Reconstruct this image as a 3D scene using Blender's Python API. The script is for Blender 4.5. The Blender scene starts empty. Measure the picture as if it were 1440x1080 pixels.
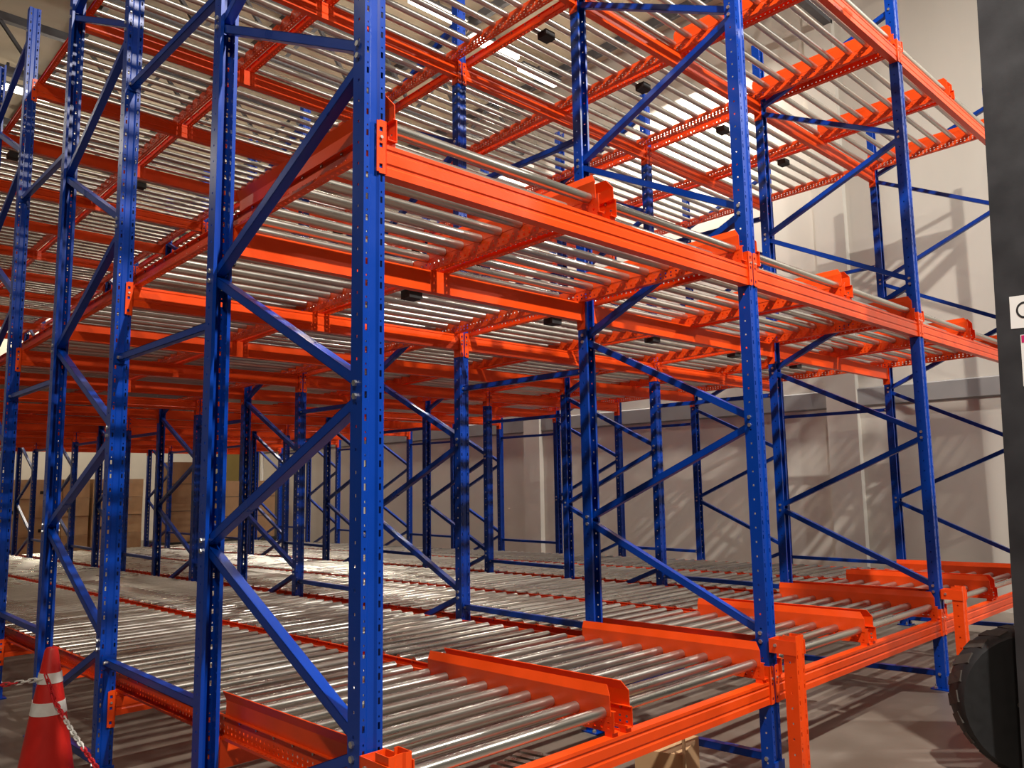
import bpy, bmesh, math, random
from mathutils import Vector, Matrix
random.seed(7)
scene = bpy.context.scene
C = scene.collection

# ------------------------------------------------------------------ camera
F_PX, PITCH, YAW, ROLL = 1130.66, 6.966, 46.21, 0.880
CAM = Vector((-1.493, -2.255, 1.549))
def make_camera():
    p, a, r = (math.radians(v) for v in (PITCH, YAW, ROLL))
    fw = Vector((math.cos(a)*math.cos(p), math.sin(a)*math.cos(p), math.sin(p)))
    R = Vector((math.sin(a), -math.cos(a), 0)); U = R.cross(fw)
    right = R*math.cos(r) - U*math.sin(r); up = R*math.sin(r) + U*math.cos(r)
    cam = bpy.data.cameras.new('camera'); o = bpy.data.objects.new('camera', cam); C.objects.link(o)
    m = Matrix((right, up, -fw)).transposed().to_4x4(); m.translation = CAM
    o.matrix_world = m
    cam.sensor_width = 36; cam.lens = 36*F_PX/1440; cam.clip_start = .05; cam.clip_end = 200
    scene.camera = o
make_camera()

# ------------------------------------------------------------------ world, lamps, exposure
w = bpy.data.worlds.new('world'); scene.world = w; w.use_nodes = True
w.node_tree.nodes['Background'].inputs[0].default_value = (1.0, .95, .88, 1)
w.node_tree.nodes['Background'].inputs[1].default_value = .015
vs = scene.view_settings
vs.view_transform = 'Standard'; vs.look = 'None'; vs.exposure = -0.15; vs.gamma = 1.0; vs.use_curve_mapping = False

def area(name, loc, size, power, target, col=(1, .93, .84)):
    l = bpy.data.lights.new(name, 'AREA'); l.shape = 'SQUARE'; l.size = size; l.energy = power; l.color = col
    o = bpy.data.objects.new(name, l); C.objects.link(o); o.location = loc
    o.rotation_euler = (Vector(target)-Vector(loc)).to_track_quat('-Z', 'Y').to_euler()
    return o
# high-bay lamps: small bright lamps over the aisle, the side passage and the rack
def lamp(name, loc, power, radius=.12, col=(1, .90, .76)):
    l = bpy.data.lights.new(name, 'POINT'); l.energy = power; l.color = col; l.shadow_soft_size = radius
    o = bpy.data.objects.new(name, l); C.objects.link(o); o.location = loc
area('aisle_lamp_light', (1.2, -3.4, 7.6), .16, 840, (2.2, -.5, 0), (1, .94, .86))
area('aisle_lamp_light', (-3.6, -3.4, 7.6), .25, 300, (-2.5, -1.5, 0), (1, .90, .76))
area('aisle_lamp_light', (7.4, -4.2, 7.6), .14, 560, (7.8, -1.5, 0), (1, .97, .93))
area('side_lamp_light', (-3.6, 4.5, 7.6), .25, 70, (-2.5, 4.5, 0), (1, .90, .76))
area('side_lamp_light', (-3.6, 12.0, 7.6), .25, 80, (-2.5, 12.0, 0), (1, .90, .76))
lamp('rack_lamp_light', (4.0, 6.0, 7.3), 170, .2)
lamp('rack_lamp_light', (4.0, 14.0, 7.3), 70, .3)
area('wall_fill_light', (8.45, 4.5, 7.6), .2, 330, (8.9, 4.5, 0))  # added fill along the grey wall to lighten it, no fixtures here
area('wall_fill_light', (8.45, 9.0, 7.6), .2, 330, (8.9, 9.0, 0))
area('wall_fill_light', (8.45, 14.0, 7.6), .2, 220, (8.9, 14.0, 0))
lamp('rear_fill_light', (3.6, 16.9, 6.0), 170, .3)  # added fill that brightens the cartons and back wall, no fixtures
lamp('rear_fill_light', (4.5, 20.6, 6.5), 420, .3)

# ------------------------------------------------------------------ helpers
class MB:
    def __init__(s): s.v = []; s.f = []
    def box(s, x0, x1, y0, y1, z0, z1):
        n = len(s.v)
        s.v += [(x0,y0,z0),(x1,y0,z0),(x1,y1,z0),(x0,y1,z0),(x0,y0,z1),(x1,y0,z1),(x1,y1,z1),(x0,y1,z1)]
        s.f += [tuple(n+i for i in q) for q in ((0,3,2,1),(4,5,6,7),(0,1,5,4),(1,2,6,5),(2,3,7,6),(3,0,4,7))]
        return s
    def obox(s, M, hx, hy, hz):
        n = len(s.v)
        for z in (-hz, hz):
            for x, y in ((-hx,-hy),(hx,-hy),(hx,hy),(-hx,hy)):
                s.v.append(tuple(M @ Vector((x, y, z))))
        s.f += [tuple(n+i for i in q) for q in ((0,3,2,1),(4,5,6,7),(0,1,5,4),(1,2,6,5),(2,3,7,6),(3,0,4,7))]
        return s
    def bar(s, a, b, wx, wy, up=(0,0,1)):
        a, b = Vector(a), Vector(b); d = (b-a); L = d.length; d.normalize()
        u = Vector(up)
        if abs(d.dot(u)) > .98: u = Vector((1,0,0))
        x = d.cross(u).normalized(); y = x.cross(d).normalized()
        M = Matrix((x, y, d)).transposed().to_4x4(); M.translation = (a+b)/2
        return s.obox(M, wx/2, wy/2, L/2)
    def prism(s, pts, axis, a, b):
        """closed polygon pts (2D) extruded along axis from a to b"""
        n = len(s.v); m = len(pts)
        def P(u, v, t): return {'x':(t,u,v),'y':(u,t,v),'z':(u,v,t)}[axis]
        s.v += [P(u,v,a) for u,v in pts] + [P(u,v,b) for u,v in pts]
        s.f.append(tuple(n+i for i in range(m))); s.f.append(tuple(n+m+i for i in reversed(range(m))))
        for i in range(m):
            j = (i+1) % m
            s.f.append((n+i, n+m+i, n+m+j, n+j))
        return s
    def cyl(s, a, b, r0, r1=None, seg=12, cap=True):
        r1 = r0 if r1 is None else r1
        a, b = Vector(a), Vector(b); d = (b-a).normalized()
        u = Vector((0,0,1)) if abs(d.z) < .9 else Vector((1,0,0))
        x = d.cross(u).normalized(); y = d.cross(x)
        n = len(s.v)
        for p, r in ((a, r0), (b, r1)):
            for i in range(seg):
                t = 2*math.pi*i/seg; s.v.append(tuple(p + x*r*math.cos(t) + y*r*math.sin(t)))
        for i in range(seg):
            j = (i+1) % seg; s.f.append((n+i, n+j, n+seg+j, n+seg+i))
        if cap:
            s.f.append(tuple(n+i for i in reversed(range(seg)))); s.f.append(tuple(n+seg+i for i in range(seg)))
        return s
    def revolve(s, prof, seg=24, origin=(0,0,0), axis='z'):
        """prof: list of (r, h)"""
        n = len(s.v); o = Vector(origin)
        for r, h in prof:
            for i in range(seg):
                t = 2*math.pi*i/seg; c, q = r*math.cos(t), r*math.sin(t)
                s.v.append(tuple(o + Vector({'z':(c,q,h),'x':(h,c,q),'y':(c,h,q)}[axis])))
        for k in range(len(prof)-1):
            for i in range(seg):
                j = (i+1) % seg
                s.f.append((n+k*seg+i, n+k*seg+j, n+(k+1)*seg+j, n+(k+1)*seg+i))
        s.f.append(tuple(n+i for i in reversed(range(seg))))
        s.f.append(tuple(n+(len(prof)-1)*seg+i for i in range(seg)))
        return s
    def mesh(s, name, mat, smooth=False):
        me = bpy.data.meshes.new(name); me.from_pydata(s.v, [], s.f)
        bm = bmesh.new(); bm.from_mesh(me); bmesh.ops.recalc_face_normals(bm, faces=bm.faces); bm.to_mesh(me); bm.free()
        if smooth:
            me.shade_smooth()
            try: me.set_sharp_from_angle(angle=math.radians(40))
            except Exception: pass
        me.materials.append(mat); me.update()
        return me
    def build(s, name, mat, parent=None, smooth=False):
        return put(name, s.mesh(name, mat, smooth), parent)

def put(name, me, parent=None, loc=None, rot=None):
    o = bpy.data.objects.new(name, me); C.objects.link(o)
    if parent: o.parent = parent
    if loc is not None: o.location = loc
    if rot is not None: o.rotation_euler = rot
    return o
def tag(o, label=None, cat=None, group=None, kind=None):
    if label: o['label'] = label
    if cat: o['category'] = cat
    if group: o['group'] = group
    if kind: o['kind'] = kind
    return o
def thing(name, label, cat, loc=(0,0,0), rz=0, group=None):
    o = bpy.data.objects.new(name, None); C.objects.link(o); o.location = loc; o.rotation_euler = (0,0,rz)
    o.empty_display_size = .05
    return tag(o, label, cat, group)
ORD = ['first','second','third','fourth','fifth','sixth','seventh','eighth','ninth','tenth','eleventh','twelfth','thirteenth','fourteenth']

# ------------------------------------------------------------------ materials
def mat(name, col, rough=.5, metal=0, var=0, scale=6, bump=0, bscale=40, stretch=None, col2=None, emit=None, spec=None):
    m = bpy.data.materials.new(name); m.use_nodes = True
    nt = m.node_tree; b = nt.nodes['Principled BSDF']
    b.inputs['Base Color'].default_value = (*col, 1); b.inputs['Roughness'].default_value = rough
    b.inputs['Metallic'].default_value = metal
    if spec is not None: b.inputs['Specular IOR Level'].default_value = spec
    tc = nt.nodes.new('ShaderNodeTexCoord'); mp = nt.nodes.new('ShaderNodeMapping')
    nt.links.new(tc.outputs['Object'], mp.inputs[0])
    if stretch: mp.inputs['Scale'].default_value = stretch
    if var or col2:
        n = nt.nodes.new('ShaderNodeTexNoise'); n.inputs['Scale'].default_value = scale; n.inputs['Detail'].default_value = 6
        nt.links.new(mp.outputs[0], n.inputs['Vector'])
        r = nt.nodes.new('ShaderNodeValToRGB'); r.color_ramp.elements[0].position = .32; r.color_ramp.elements[1].position = .68
        c2 = col2 if col2 else tuple(min(1, c*(1+var)) for c in col)
        c1 = col if col2 else tuple(c*(1-var) for c in col)
        r.color_ramp.elements[0].color = (*c1, 1); r.color_ramp.elements[1].color = (*c2, 1)
        nt.links.new(n.outputs[0], r.inputs[0]); nt.links.new(r.outputs[0], b.inputs['Base Color'])
        rr = nt.nodes.new('ShaderNodeMapRange'); rr.inputs['To Min'].default_value = max(.05, rough-.1); rr.inputs['To Max'].default_value = min(1, rough+.12)
        nt.links.new(n.outputs[0], rr.inputs['Value']); nt.links.new(rr.outputs[0], b.inputs['Roughness'])
    if bump:
        n2 = nt.nodes.new('ShaderNodeTexNoise'); n2.inputs['Scale'].default_value = bscale; n2.inputs['Detail'].default_value = 4
        nt.links.new(mp.outputs[0], n2.inputs['Vector'])
        bu = nt.nodes.new('ShaderNodeBump'); bu.inputs['Strength'].default_value = bump; bu.inputs['Distance'].default_value = .01
        nt.links.new(n2.outputs[0], bu.inputs['Height']); nt.links.new(bu.outputs[0], b.inputs['Normal'])
    if emit:
        b.inputs['Emission Color'].default_value = (*emit[:3], 1); b.inputs['Emission Strength'].default_value = emit[3]
    return m
BLUE = mat('blue_powder_coat', (.0006, .045, .36), .30, 0, .06, 5, spec=.4)
ORANGE = mat('orange_powder_coat', (.86, .072, .006), .34, 0, .06, 7, .04, 120, spec=.35)
STEEL = mat('galvanised_roller_steel', (.50, .48, .43), .28, .93, .05, 3, stretch=(1, 4, 4))
BOLT = mat('zinc_bolt', (.7, .69, .66), .35, .9)
BLACK = mat('black_rubber', (.012, .012, .013), .62, 0, .2, 20)
MAST = mat('dark_painted_steel', (.030, .031, .034), .42, 0, .25, 5, .03, 60)
CONCRETE = mat('concrete_floor', (.13, .105, .082), .40, 0, 0, 1.6, .05, 30, col2=(.21, .175, .145))
WALL = mat('painted_wall', (.56, .525, .46), .7, 0, .06, 1.3, .03, 20, stretch=(1, 1, .25))
BAND = mat('grey_ledge', (.25, .24, .235), .7, 0, .06, 3)
WALLB = mat('cream_wall', (.74, .69, .58), .75, 0, .05, 1)
CEIL = mat('roof_sheet', (.50, .43, .31), .7, 0, .06, 2)
TRUSS = mat('grey_truss_steel', (.085, .085, .095), .5, 0, .15, 6)
CONE = mat('red_cone_plastic', (.62, .018, .012), .45, 0, .08, 8)
WHITE = mat('white_reflective_band', (.80, .79, .75), .4, 0, .05, 30)
LINKR = mat('red_chain_plastic', (.68, .02, .03), .4)
TREADM = mat('dusty_tyre_tread', (.045, .036, .030), .75, 0, .25, 15)
CARTON = mat('brown_carton', (.52, .33, .17), .8, 0, .10, 4, .02, 60)
CARTOND = mat('dark_brown_carton', (.30, .17, .085), .8, 0, .10, 4)
TAPE = mat('carton_tape', (.46, .33, .19), .4)
LAMP = mat('lamp_diffuser', (1, 1, 1), .5, emit=(1, .92, .75, 9))
PAPER = mat('white_sticker', (.82, .81, .78), .5)
MAGENTA = mat('magenta_print', (.55, .01, .12), .5)
INK = mat('black_print', (.015, .015, .015), .5)
YELLOWLIT = mat('yellow_lit_door', (.66, .52, .20), .5, 0, .05, 2)  # yellow light falling on the door is put into its base colour

# ------------------------------------------------------------------ layout of the rack
W = 2.5                                    # bay width
SY = [0, 1.19] + [2.478*(k//2) + 1.198*(k % 2) for k in range(2, 14)]   # post lines, from the aisle inwards
ZB = [.385, 2.609, 4.839]                  # underside of the front beam of each deck
SL = .0195                                 # decks fall away from the aisle
POST_H = 5.5
PW, PD, PT = .085, .070, .003              # upright section

# ------------------------------------------------------------------ setting
tag(MB().box(-14, 9.0, -12, 24, -.12, 0).build('floor', CONCRETE), kind='structure')
XW, YE, YB = 9.0, 18.7, 23.0
wall = tag(MB().box(XW, XW+.25, -12, YE, 0, 8.9).build('wall_right', WALL), kind='structure')
for y in (-3.4, 2.35, 8.1, 13.85):
    m = MB().box(XW-.10, XW, y-.2, y+.2, 0, 8.9); o = m.build('pilaster', WALL, wall)
tag(MB().prism([(XW-.05, 2.47), (XW, 2.45), (XW, 2.70), (XW-.05, 2.68)], 'y', -12, YE).build('trim_1', BAND), kind='structure')
tag(MB().box(XW-.02, XW+.27, YE, YE+.14, 0, 4.2).build('trim_2', WHITE), kind='structure')
tag(MB().box(-14, 16, YB, YB+.25, 0, 8.9).build('wall_back', WALLB), kind='structure')
tag(MB().box(9.0, 16, -12, 24, -.12, 0).build('floor_side', CONCRETE), kind='structure')
d = tag(MB().box(9.7, 11.0, YB-.05, YB, 0, 2.75).build('door_1', YELLOWLIT), kind='structure')
MB().box(10.28, 10.36, YB-.08, YB-.05, 0, 2.75).build('door_stile', TRUSS, d)
MB().box(9.62, 9.70, YB-.08, YB, 0, 2.83).box(11.0, 11.08, YB-.08, YB, 0, 2.83).box(9.62, 11.08, YB-.08, YB, 2.75, 2.83).build('door_frame', WHITE, d)
ceil_o = tag(MB().box(-14, 16, -12, 24, 8.9, 9.05).build('ceiling', CEIL), kind='structure')
for i in range(11):
    x = -9 + i*2.2
    MB().box(x-.04, x+.04, -12, 24, 8.74, 8.9).build('purlin', TRUSS, ceil_o)

# ------------------------------------------------------------------ upright section (real punched holes)
def post_mesh(h, name, material, z0=.0):
    m = MB(); x1, y1, t = PW/2, PD/2, PT
    p = .075; n = int(h/p)
    xa, xb = .0245, .0335                   # hole column on each front flange
    for s in (-1, 1):
        def bx(a, b, y0, y1_, za, zb):
            a, b = (a*s, b*s) if s > 0 else (b*s, a*s)
            m.box(a, b, y0, y1_, za, zb)
        bx(xb, x1, -y1, -y1+t, z0, h)                       # outer strip of the front flange
        bx(xa-.004, xa, -y1, -y1+t, z0, h)
        zc = z0
        for i in range(n):                                   # slot, web, round hole, web ...
            za = z0 + i*p
            if za + p > h: break
            bx(xa, xb, -y1, -y1+t, za, za+.022)
            # slot from +.020 to +.046
            bx(xa, xb, -y1, -y1+t, za+.044, za+.057)
            bx(xa, xa+.002, -y1, -y1+t, za+.057, za+.064); bx(xb-.002, xb, -y1, -y1+t, za+.057, za+.064)
            bx(xa, xb, -y1, -y1+t, za+.064, za+p)
            zc = za+p
        if zc < h: bx(xa, xb, -y1, -y1+t, zc, h)
        # step to the recessed middle of the face
        m.prism([((xa-.004)*s, -y1), ((xa-.004)*s, -y1+t), ((xa-.012)*s, -y1+t+.006), ((xa-.012)*s, -y1+.006)], 'z', z0, h)
        # side wall with one row of round holes
        bx(x1-t, x1, -y1+t, -.004, z0, h)
        bx(x1-t, x1, .006, y1, z0, h)
        zc = z0
        for i in range(n):
            za = z0 + i*p
            if za + p > h: break
            bx(x1-t, x1, -.004, .006, za+.010, za+p)
            zc = za+p
        if zc < h: bx(x1-t, x1, -.004, .006, zc+.01, h)
        bx(x1-.016, x1-t, y1-t, y1, z0, h)                  # return lip
    m.box(-(xa-.012), xa-.012, -y1+.006, -y1+.006+t, z0, h)
    return m.mesh(name, material)
POST = post_mesh(POST_H, 'post', BLUE, .008)
FOOT = (MB().box(-.075, .075, -.065, .065, 0, .008)
        .box(-.05, .05, -.045, -.037, .008, .10)).mesh('foot_plate', BLUE)
ANCHOR = (MB().cyl((0,0,.008), (0,0,.04), .007, seg=8).cyl((0,0,.008), (0,0,.022), .013, seg=6)).mesh('anchor_bolt', BOLT)
BOLTM = MB().revolve([(.011,-.052),(.011,-.0428),(.006,-.0428),(.006,.0428),(.011,.0428),(.011,.052)], 6, axis='x').mesh('bolt', BOLT)

NF = [.72, 1.86, 3.05, 4.24, 5.40]          # bracing nodes on the aisle-side post
NR = [.20, 1.30, 2.48, 3.68, 4.86]          # and on the rear post
def brace_mesh(dy, z0, z1, name='brace'):
    a, b = Vector((0, .012, z0)), Vector((0, dy-.012, z1)); d = (b-a); L = d.length; d.normalize()
    x = Vector((1,0,0)); n = x.cross(d).normalized()
    M = Matrix((x, n, d)).transposed().to_4x4(); M.translation = (a+b)/2
    m = MB(); hw, hh, t = .021, .019, .0025
    m.obox(M @ Matrix.Translation((-hw+t/2, 0, 0)), t/2, hh, L/2+.012)
    m.obox(M @ Matrix.Translation((0, hh-t/2, 0)), hw, t/2, L/2+.012)
    m.obox(M @ Matrix.Translation((0, -hh+t/2, 0)), hw, t/2, L/2+.012)
    return m.mesh(name, BLUE)
BR = {}
def get_brace(dy, z0, z1):
    k = (round(dy, 3), round(z0, 3), round(z1, 3))
    if k not in BR: BR[k] = brace_mesh(*k)
    return BR[k]
ROWNAME = ['row beside the traffic cone', 'second row from the traffic cone', 'third row from the traffic cone', 'row nearest the grey wall']
for c in range(4):
    for j in range(7):
        y0, y1 = SY[2*j], SY[2*j+1]; dy = y1-y0
        pos = 'front frame on the aisle' if j == 0 else ('%s frame back from the aisle' % ORD[j] if j < 6 else 'last frame back from the aisle')
        fr = thing('upright_frame', 'blue upright frame, %s, %s' % (pos, ROWNAME[c]), 'rack frame', (c*W, y0, 0), 0, 'blue upright frames of the rack')
        for yy, rz in ((0, 0), (dy, math.pi)):
            p = put('post', POST, fr, (0, yy, 0), (0, 0, rz))
            f = put('foot_plate', FOOT, fr, (0, yy, 0), (0, 0, rz))
            if j < 2:
                for sx in (-.06, .06): put('anchor_bolt', ANCHOR, f, (sx, .03, 0))
        segs = []
        for i in range(5):
            segs.append((NF[i]-.022, NR[i]+.022))
            if i < 4: segs.append((NF[i]+.022, NR[i+1]-.022))
        segs[-1] = (5.30, 4.90)
        segs.append((.11, .07))
        for za, zb in segs:
            b = put('brace', get_brace(dy, za, zb), fr)
            if j < 3:
                put('bolt', BOLTM, b, (0, .004, za)); put('bolt', BOLTM, b, (0, dy-.004, zb))
# spacers between the frames of one row
SBOLT = MB().cyl((0, 0, 0), (-.010, 0, 0), .009, seg=6).mesh('bolt', BOLT)
for c in range(4):
    for j in range(6):
        ya, yb = SY[2*j+1], SY[2*j+2]
        for zi, z in enumerate((.632, 2.27, 3.87)):
            m = MB(); t = .0025; hw, hh = .018, .018; L = yb-ya-PD-.002
            m.box(-hw, -hw+t, 0, L, -hh, hh).box(-hw, hw, 0, L, hh-t, hh).box(-hw, hw, 0, L, -hh, -hh+t)
            m.box(-.035, .035, 0, .004, -.035, .035).box(-.035, .035, L-.004, L, -.035, .035)
            key = ('spacer', round(L, 3))
            if key not in BR: BR[key] = m.mesh('spacer_bar', BLUE)
            sp = thing('row_spacer', '%s blue spacer between %s and %s frames from aisle, %s' % (('low', 'middle', 'high')[zi], ORD[j], ORD[j+1], ROWNAME[c]), 'spacer bar',
                       (c*W, ya+PD/2+.001, z), 0, 'blue spacer bars between frames')
            put('bar', BR[key], sp)
            if j < 2:
                for yy in (.012, L-.012):
                    put('bolt', SBOLT, sp, (-.018, yy, 0))

# ------------------------------------------------------------------ beams
BL = W - PW - .006
def beam_mesh(h):
    g = .004
    prof = [(-.025, 0), (-.025, .028), (-.025+g, .034), (-.025+g, .040), (-.025, .046), (-.025, h-.030), (-.025+g, h-.026), (-.025+g, h-.018), (-.025, h-.014),
            (-.025, h), (.025, h), (.025, 0)]
    return MB().prism(prof, 'x', -BL/2, BL/2).mesh('beam_section', ORANGE)
BEAMF, BEAMI = beam_mesh(.112), beam_mesh(.120)
def connector_mesh():
    """hooked end plate: leg against the upright's side and a punched leg on its face; local x=0 at the upright's side wall, +x along the beam"""
    m = MB(); H = .191; t = .004; yf = -PD/2-.001
    m.box(0, t, yf-t, .030, 0, H)                          # leg along the side wall
    x0, x1 = -.036, t                                      # punched leg across the face
    a, b = -.026, -.012
    m.box(x0, a, yf-t, yf, 0.004, H-.004); m.box(b, x1, yf-t, yf, 0, H)
    zs = [0, .018, .034, .092, .108, .150, .166, H]
    for i in range(0, len(zs), 2):
        m.box(a, b, yf-t, yf, zs[i], zs[i+1])
    return m.mesh('end_connector', ORANGE)
CONR = connector_mesh()
def mirrored(me, name):
    n = me.copy(); n.name = name
    for v in n.vertices: v.co.x = -v.co.x
    n.flip_normals(); return n
CONL = mirrored(CONR, 'end_connector_mirrored')
PIN = MB().cyl((0,-.046,0), (0,-.038,0), .006, seg=8).mesh('locking_pin', BOLT)
DECK = ['bottom', 'middle', 'top']
BAY = ['bay beside the traffic cone', 'centre bay', 'bay along the grey wall']
for lv in range(3):
    for b in range(3):
        for k in range(14):
            y = SY[k]
            if k == 0: zc = ZB[lv]; zb = 0
            else: zc = ZB[lv]-.045-SL*y; zb = .055
            pos = 'facing the aisle' if k == 0 else ('at the rear end' if k == 13 else '%s post line from aisle' % ORD[k])
            t = thing('rack_crossbar', 'orange beam, %s roller deck, %s, %s' % (DECK[lv], BAY[b], pos), 'beam', (b*W+W/2, y, zc), math.pi if k % 2 else 0, 'orange load beams of the rack')
            put('beam_section', BEAMF if k == 0 else BEAMI, t, (0, -.006, zb))
            e = BL/2+.0015
            for me, x in ((CONR, -e), (CONL, e)):
                cn = put('end_connector', me, t, (x - (.0015 if x < 0 else -.0015), 0, 0))
                if k < 5: put('locking_pin', PIN, cn, (-.019 if x < 0 else .019, 0, .128))

# ------------------------------------------------------------------ roller lanes
LANE_W = 1.0925; RP = .148; RR = .0235; RAIL_H = .085
LEN = SY[13] + .10; Y_START = -.035
NROLL = int((LEN-.1)/RP); NIND = 58
def rail_mesh(s, name):
    """web at x=0, flanges towards s*x; z from 0 to RAIL_H"""
    m = MB(); t = .003; fl = .038
    def bx(a, b, y0, y1, z0, z1):
        a, b = (a*s, b*s) if s > 0 else (b*s, a*s); m.box(a, b, y0, y1, z0, z1)
    L0, L1 = Y_START, LEN
    bx(0, t, L0, L1, 0, .012); bx(0, t, L0, L1, .022, .034); bx(0, t, L0, L1, .044, RAIL_H)
    p = .037; n = int((L1-L0)/p)
    for i in range(n):
        y = L0+i*p
        bx(0, t, y, y+p-.012, .012, .022); bx(0, t, y, y+p-.012, .034, .044); bx(.012, .022, y, y+p-.012, 0, t)
    bx(t, .012, L0, L1, 0, t); bx(.022, fl, L0, L1, 0, t)                                 # lower flange with its own row of holes
    bx(t, .016, L0, L1, RAIL_H-t, RAIL_H)
    bx(fl-t, fl, L0, L1, t, .012)
    return m.mesh(name, ORANGE)
RAILL, RAILR = rail_mesh(-1, 'rail'), rail_mesh(1, 'rail')
def roller_mb(m, y=0):
    m.cyl((-LANE_W/2+.004, y, 0), (LANE_W/2-.004, y, 0), RR, seg=14)
    for s in (-1, 1): m.cyl((s*(LANE_W/2-.006), y, 0), (s*(LANE_W/2+.010), y, 0), .0065, seg=6)
    return m
ROLLER = roller_mb(MB()).mesh('roller', STEEL, True)
RZ = RAIL_H-.010
mm = MB()
for i in range(NIND, NROLL): roller_mb(mm, .022+i*RP)
FARROLL = mm.mesh('far_rollers', STEEL, True)
def guide_mesh(s):
    """bent entry guide standing on the rail; leans towards s"""
    m = MB(); t = .003; H0 = RAIL_H-.020; y0, y1 = -.02, 1.205
    # upright leaf with cut front corner
    A = [(y0, H0), (y1, H0), (y1, RAIL_H+.062), (y0, RAIL_H+.062)]
    x = -.0035*s
    m.prism(A, 'x', min(x, x+t*s), max(x, x+t*s))
    # bent top leaf
    B = [(0*s+x, RAIL_H+.062), (x+t*s, RAIL_H+.061), (x+.020*s, RAIL_H+.100), (x+.017*s, RAIL_H+.102)]
    n = len(m.v)
    for yy0, yy1 in ((y0, y1),):
        for (bx_, bz) in B:
            cut = .028 if bz > RAIL_H+.09 else 0
            m.v.append((bx_, yy0+cut, bz))
        for (bx_, bz) in B: m.v.append((bx_, yy1, bz))
    m.f += [(n,n+1,n+2,n+3), (n+7,n+6,n+5,n+4)] + [(n+i, n+4+i, n+4+(i+1)%4, n+(i+1)%4) for i in range(4)]
    return m.mesh('entry_guide', ORANGE)
GUIDEL, GUIDER = guide_mesh(-1), guide_mesh(1)
CLIP = MB().box(-.018, .018, -.02, .02, -.018, .0).box(-.018, .018, -.022, .022, 0, .004).mesh('rail_clip', ORANGE)
BRK = MB().box(-.05, .05, -.045, .045, -.085, -.03).cyl((-.05,0,-.055), (.06,0,-.055), .028, seg=12).mesh('brake_unit', BLACK)
for lv in range(3):
    for b in range(3):
        for h in range(2):
            n = b*2+h
            xc = b*W + (.095+LANE_W/2 if h == 0 else W-.095-LANE_W/2)
            nm = 'lane beside the traffic cone' if n == 0 else ('lane nearest the grey wall' if n == 5 else '%s lane from the traffic cone' % ORD[n])
            t = thing('roller_lane', 'sloping %s-deck lane of steel rollers between orange rails, %s' % (DECK[lv], nm), 'roller conveyor', (xc, 0, ZB[lv]+.130), 0, 'roller lanes of the rack')
            t.rotation_euler = (-math.atan(SL), 0, 0)
            put('rail', RAILL, t, (-LANE_W/2, 0, 0)); put('rail', RAILR, t, (LANE_W/2, 0, 0))
            put('entry_guide', GUIDEL, t, (-LANE_W/2-.001, 0, 0)); put('entry_guide', GUIDER, t, (LANE_W/2+.001, 0, 0))
            for s in (-1, 1): put('rail_clip', CLIP, t, (s*(LANE_W/2+.018), -.004, 0))
            for i in range(NIND): put('roller', ROLLER, t, (0, .022+i*RP, RZ))
            o = put('far_rollers', FARROLL, t, (0, 0, RZ)); o['kind'] = 'stuff'
            for yy in (1.72, 6.7): put('brake_unit', BRK, t, (-LANE_W/2+.16, yy+RP*.1, RZ))

# ------------------------------------------------------------------ orange guard posts in front of the uprights
GP = post_mesh(.745, 'guard_post', ORANGE, .008)
GPF = MB().box(-.06, .06, -.06, .06, 0, .008).mesh('foot_plate', ORANGE)
GPB = MB().box(-.049, -.045, -.115, .036, -.04, .03).box(.045, .049, -.115, .036, -.04, .03).box(-.049, .049, .030, .036, -.04, .03).mesh('bracket', ORANGE)
for c in range(4):
    g = thing('guard_post', 'short orange perforated guard post bolted before the blue upright, %s' % ROWNAME[c], 'guard post', (c*W, -.155, 0), 0, 'orange guard posts')
    put('column', GP, g); put('foot_plate', GPF, g)
    bk = put('bracket', GPB, g, (0, .075, .69))
    put('bolt', MB().cyl((-.056, 0, 0), (.056, 0, 0), .009, seg=8).mesh('bolt', BOLT), bk)

# ------------------------------------------------------------------ traffic cone and chain
CX, CY = -.27, 2.46
cone = thing('traffic_cone', 'red plastic traffic cone with two white bands beside the rack', 'traffic cone', (CX, CY, 0))
CH = .745
def cr(z): return .150-(.150-.032)*(z/CH)
m = MB(); m.revolve([(cr(.03), .03), (cr(CH*.5), CH*.5), (cr(CH)-.001, CH-.012), (cr(CH)-.008, CH)], 28); m.build('cone_body', CONE, cone, True)
MB().prism([(-.19,-.15),(-.15,-.19),(.15,-.19),(.19,-.15),(.19,.15),(.15,.19),(-.15,.19),(-.19,.15)], 'z', 0, .032).build('base', CONE, cone)
for z0, z1 in ((.575, .625), (.425, .485)):
    MB().revolve([(cr(z0)+.0015, z0), (cr(z1)+.0015, z1)], 28).build('white_band', WHITE, cone, True)
def link_mesh(mt, nm):
    m = MB(); R, r, L = .009, .0035, .012; N, K = 16, 6; pts = []
    for i in range(N):
        t = 2*math.pi*i/N; pts.append(Vector((R*math.cos(t), R*math.sin(t) + (L if math.sin(t) >= 0 else -L), 0)))
    for i in range(N):
        tan = (pts[(i+1) % N]-pts[i-1]).normalized(); nn = Vector((0,0,1)); bb = tan.cross(nn)
        for k in range(K):
            a = 2*math.pi*k/K; m.v.append(tuple(pts[i]+nn*r*math.cos(a)+bb*r*math.sin(a)))
    for i in range(N):
        for k in range(K):
            m.f.append((i*K+k, ((i+1) % N)*K+k, ((i+1) % N)*K+(k+1) % K, i*K+(k+1) % K))
    return m.mesh(nm, mt, True)
LR, LW = link_mesh(LINKR, 'red_link'), link_mesh(WHITE, 'white_link')
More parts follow.
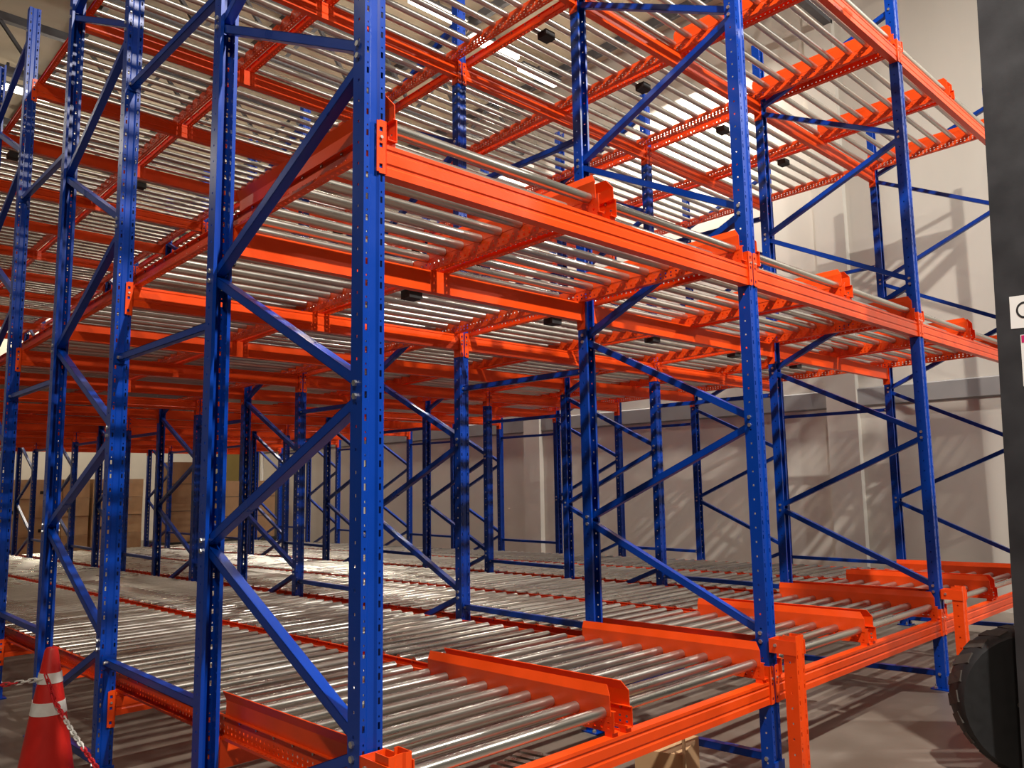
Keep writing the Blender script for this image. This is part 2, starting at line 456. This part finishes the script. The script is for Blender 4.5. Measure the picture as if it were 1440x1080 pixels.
def chain(name, label, P, per=8, start=0):
    P = [Vector(p) for p in P]
    root = thing(name, label, 'chain', P[0]); s = .030; dist = 0; i = 0; seg = 0
    Ls = [(P[k+1]-P[k]).length for k in range(len(P)-1)]; tot = sum(Ls)
    while dist < tot:
        d = dist; k = 0
        while d > Ls[k]: d -= Ls[k]; k += 1
        p = P[k].lerp(P[k+1], d/Ls[k]); v = P[k+1]-P[k]
        q = v.to_track_quat('Y', 'Z').to_matrix() @ Matrix.Rotation(math.pi/2*(i % 2), 3, 'Y')
        o = put('link', (LR, LW)[((i+start)//per) % 2], root, p-P[0]); o.rotation_euler = q.to_euler()
        dist += s; i += 1
    return root
def sagline(a, b, sag, n=24):
    a, b = Vector(a), Vector(b)
    return [a.lerp(b, t/n) - Vector((0,0,sag*4*(t/n)*(1-t/n))) for t in range(n+1)]
chain('plastic_chain', 'red and white plastic chain hanging from the traffic cone down towards the aisle',
      [(CX-.03, CY-.055, .61), (CX-.015, CY-.075, .56)] + sagline((CX, CY-.10, .50), (CX-.03, .60, .28), .06, 20), 11, 0)
chain('plastic_chain', 'red and white plastic chain running from the cone away from the rack',
      sagline((CX-.055, CY-.02, .60), (-1.25, CY+.55, .66), .05), 4, 4)

# ------------------------------------------------------------------ forklift at the right, in the aisle
rz = math.pi/2
FW = Vector((3.45+.02, -.90-.058, 0))
fl = thing('forklift', 'black forklift truck with tall mast standing in the aisle', 'forklift', FW, rz)
# local: +x forward (towards the rack), +y towards the traffic cone end of the aisle
wR = .375
def wheel(x, y, nm='wheel'):
    t = MB().revolve([(wR*.62, -.10), (wR*.93, -.105), (wR*.985, -.085), (wR, -.05), (wR, .05), (wR*.985, .085), (wR*.93, .105), (wR*.62, .10)], 40, axis='y').build('tyre', BLACK, fl, True)
    t.location = (x, y, wR); t.rotation_euler = (0, 0, math.radians(33) if (x, y) == (0, 0) else 0)
    h = MB().revolve([(.02, -.085), (wR*.34, -.09), (wR*.38, -.06), (wR*.63, -.05), (wR*.63, .05), (wR*.38, .06), (wR*.34, .09), (.02, .085)], 24, axis='y').build('wheel_hub', MAST, t, True)
    n = MB()
    for i in range(6):
        a = i*math.pi/3; n.cyl((.09*math.cos(a), -.10, .09*math.sin(a)), (.09*math.cos(a), .10, .09*math.sin(a)), .012, seg=6)
    n.build('wheel_nuts', BOLT, t)
    for i in range(22):
        a = i*2*math.pi/22
        M = Matrix.Rotation(-a, 4, 'Y') @ Matrix.Translation((wR-.004, .0, 0)) @ Matrix.Rotation(.35, 4, 'X')
        if i % 1 == 0: put('tread_block', TREAD, t).matrix_local = M
    return t
TREAD = MB().box(-.006, .0035, -.085, .085, -.030, .030).mesh('tread_block', TREADM)
wheel(0, 0); wheel(0, -.95); wheel(-1.5, -.05); wheel(-1.5, -.90)
XE = -.025
MB().box(XE-.40, XE, .15, .35, .10, 5.2).build('mast_column', MAST, fl)
mb_ = MB().box(XE-.40, XE, -1.30, -1.10, .10, 5.2); mb_.build('mast_column', MAST, fl)
for z in (1.0, 3.55, 5.05): MB().box(XE-.30, XE-.20, -1.10, .15, z, z+.14).build('mast_crossbar', MAST, fl)
MB().box(XE-.28, XE-.06, .352, .372, 4.25, 4.75).box(XE-.25, XE-.09, .372, .39, 4.3, 4.42).build('mast_bracket', BLACK, fl)
for y in (-.62, -.42): MB().cyl((XE-.18, y, .5), (XE-.18, y, 5.0), .018, seg=8).build('lift_chain', BLACK, fl)
MB().prism([(-2.1, .35), (-2.1, 1.05), (-1.8, 1.25), (-.95, 1.25), (-.75, .95), (-.45, .90), (-.40, .35)], 'y', -1.05, .10).build('truck_body', MAST, fl)
MB().box(-1.75, -1.05, -.75, -.25, 1.25, 1.40).box(-1.80, -1.68, -.75, -.25, 1.40, 1.9).build('driver_seat', BLACK, fl)
g = MB()
for x in (-2.0, -.55):
    for y in (-1.0, .05): g.bar((x, y, .95), (x+.1, y, 2.25), .06, .06)
g.box(-1.95, -.40, -1.03, .08, 2.25, 2.31); g.build('overhead_guard', MAST, fl)
for y in (-.85, -.30): MB().box(XE, XE+.05, y, y+.12, 5.02, 5.75).prism([(XE+.05, 5.02), (XE+.85, 5.02), (XE+.85, 5.035), (XE+.05, 5.065)], 'y', y, y+.12).build('fork', MAST, fl)
MB().box(XE, XE+.04, -1.05, .10, 5.20, 5.30).box(XE, XE+.04, -1.05, .10, 5.60, 5.70).build('fork_carriage', MAST, fl)
# stickers on the mast column
s1 = MB().box(XE-.32, XE-.066, .350, .352, 2.285, 2.45).build('sticker', PAPER, fl); s1['label'] = 'white sticker with a black ring'
rg = MB(); N = 28
for i in range(N):
    a0, a1 = 2*math.pi*i/N, 2*math.pi*(i+1)/N
    cx_, cz_ = XE-.130, 2.375
    P = [(cx_+r*math.cos(a), cz_+r*1.15*math.sin(a)) for r, a in ((.037, a0), (.028, a0), (.028, a1), (.037, a1))]
    rg.prism(P, 'y', .352, .353)
rg.build('ring_print', INK, s1)
s2 = MB().box(XE-.32, XE-.105, .350, .352, 1.99, 2.25).build('sticker', PAPER, fl)
MB().box(XE-.32, XE-.109, .352, .353, 2.21, 2.247).build('header_print', MAGENTA, s2)

for o in fl.children:                                     # the mast is tilted back a little
    if o.name.split('.')[0] in ('mast_column', 'mast_crossbar', 'mast_bracket', 'lift_chain', 'fork', 'fork_carriage', 'sticker'):
        o.rotation_euler = (0, -.026, 0)

# ------------------------------------------------------------------ cartons on pallets behind the rack
def carton_mesh(sx, sy, sz, mt, nm):
    b = .004
    return MB().box(0, sx-b, 0, sy-b, 0, sz-b).mesh(nm, mt)
def pallet(x, y, w_, d_, label):
    p = thing('pallet', label, 'pallet', (x, y, 0), 0, 'orange pallets behind the rack')
    for i in range(3): MB().box(0, w_, i*(d_-.1)/2, i*(d_-.1)/2+.1, 0, .10).build('stringer', ORANGE, p)
    nb = 6
    for i in range(nb):
        x0 = i*(w_-.12)/(nb-1); MB().box(x0, x0+.12, 0, d_, .10, .125).build('board', ORANGE, p)
BX, BYD, BZ = .545, .50, .41
CM = carton_mesh(BX, BYD, BZ, CARTON, 'carton_body')
TM = MB().box(BX/2-.03, BX/2+.026, -.001, BYD, BZ-.004, BZ-.003).box(BX/2-.03, BX/2+.026, -.0015, 0, BZ-.10, BZ-.003).mesh('tape', TAPE)
PRT = MB().box(.10, .22, -.0012, 0, .09, .16).mesh('print', INK)
Y0 = 17.6
pallet(2.60, Y0, 1.50, 1.1, 'orange pallet under the tall light brown cartons, side nearer the cone')
pallet(4.15, Y0, 1.40, 1.1, 'orange pallet under the tall light brown cartons, side nearer the wall')
for ci in range(5):
    x = 2.62+ci*(BX+.008) + (.06 if ci > 2 else 0)
    for r in range(4):
        t = thing('carton', 'light brown carton, %s in the %s pile from the tall dark brown box' % (('lowest', 'second from bottom', 'second from top', 'topmost')[r], ORD[4-ci]), 'carton', (x, Y0+random.uniform(0, .03), .125+r*BZ), 0, 'light brown cartons stacked behind the rack')
        put('carton_body', CM, t); put('tape', TM, t)
        if (ci+r) % 2 == 0: put('print', PRT, t)
base = thing('dark_platform', 'dark low platform under the big dark brown boxes by the wall', 'platform', (5.95, Y0-.05, 0))
MB().box(0, 2.95, 0, 1.2, .16, .24).build('top', INK, base)
for x in (.05, 1.4, 2.75): MB().box(x, x+.15, .05, 1.15, 0, .16).build('runner', INK, base)
for x, sx, sz, lab in ((6.05, .62, 1.92, 'tall dark brown box standing behind the rack'), (7.0, .80, 1.45, 'dark brown box beside the wall end behind the rack'), (7.85, .95, 1.45, 'dark brown box touching the wall end behind the rack')):
    t = thing('large_carton', lab, 'carton', (x, Y0, .24), 0)
    MB().box(0, sx, 0, .8, 0, sz).build('carton_body', CARTOND, t)
    for z in (sz*.38, sz*.72): MB().box(-.001, sx+.001, -.003, 0, z, z+.012).build('seam', INK, t)

# ------------------------------------------------------------------ things on the floor below the front beam
t = thing('cardboard_box', 'small tan cardboard box lying below the front orange beam', 'carton', (1.98, .28, 0), .35)
MB().box(-.16, .16, -.12, .12, 0, .24).build('box_body', CARTON, t)
MB().bar((-.16, -.12, .24), (-.26, -.16, .25), .004, .22).build('flap', TAPE, t)
t = thing('steel_part_bundle', 'bundle of pale steel strips lying under the rollers', 'metal parts', (1.05, .35, 0), .2)
for i in range(7): MB().box(-.2+i*.06, -.165+i*.06, -.14, .14, .0, .05+.28).build('strip', STEEL, t)

# ------------------------------------------------------------------ ceiling lamps and trusses
for i, (x, y, lx, ly) in enumerate(((5.6, 6.62, 1.0, .16), (6.9, 6.80, 1.0, .16), (8.1, 6.95, .9, .16), (2.6, 9.6, 1.2, .16), (1.3, 12.9, 1.2, .16), (1.5, 13.5, 1.2, .16))):
    t = thing('ceiling_lamp', 'pale yellow strip lamp below the roof, %s' % ('third from the grey wall', 'second from the grey wall', 'nearest the grey wall', 'alone over the cone-side bay', 'front one of the rear pair', 'back one of the rear pair')[i], 'lamp', (x, y, 8.55), 0, 'strip lamps below the roof')
    MB().box(-lx/2, lx/2, -ly/2, ly/2, 0, .06).build('diffuser', LAMP, t)
    MB().box(-lx/2-.02, lx/2+.02, -ly/2-.02, ly/2+.02, .06, .10).box(-.02, .02, -.02, .02, .10, .20).build('housing', TRUSS, t)
for i, y in enumerate((2.2, 8.2, 11.2, 15.2, 20.0)):
    t = thing('roof_truss', 'dark grey steel lattice truss under the roof, %s from the aisle' % ORD[i], 'truss', (0, y, 7.75), 0, 'roof trusses')
    MB().box(-13.5, 8.95, -.05, .05, .82, .95).build('top_chord', TRUSS, t)
    MB().box(-13.5, 8.95, -.05, .05, 0, .10).build('bottom_chord', TRUSS, t)
    for k in range(18):
        x0 = -13.2+k*1.22
        a, b = ((x0, 0, .05), (x0+.61, 0, .85)); MB().bar(a, b, .05, .05).bar(b, (x0+1.22, 0, .05), .05, .05).build('web_member', TRUSS, t)
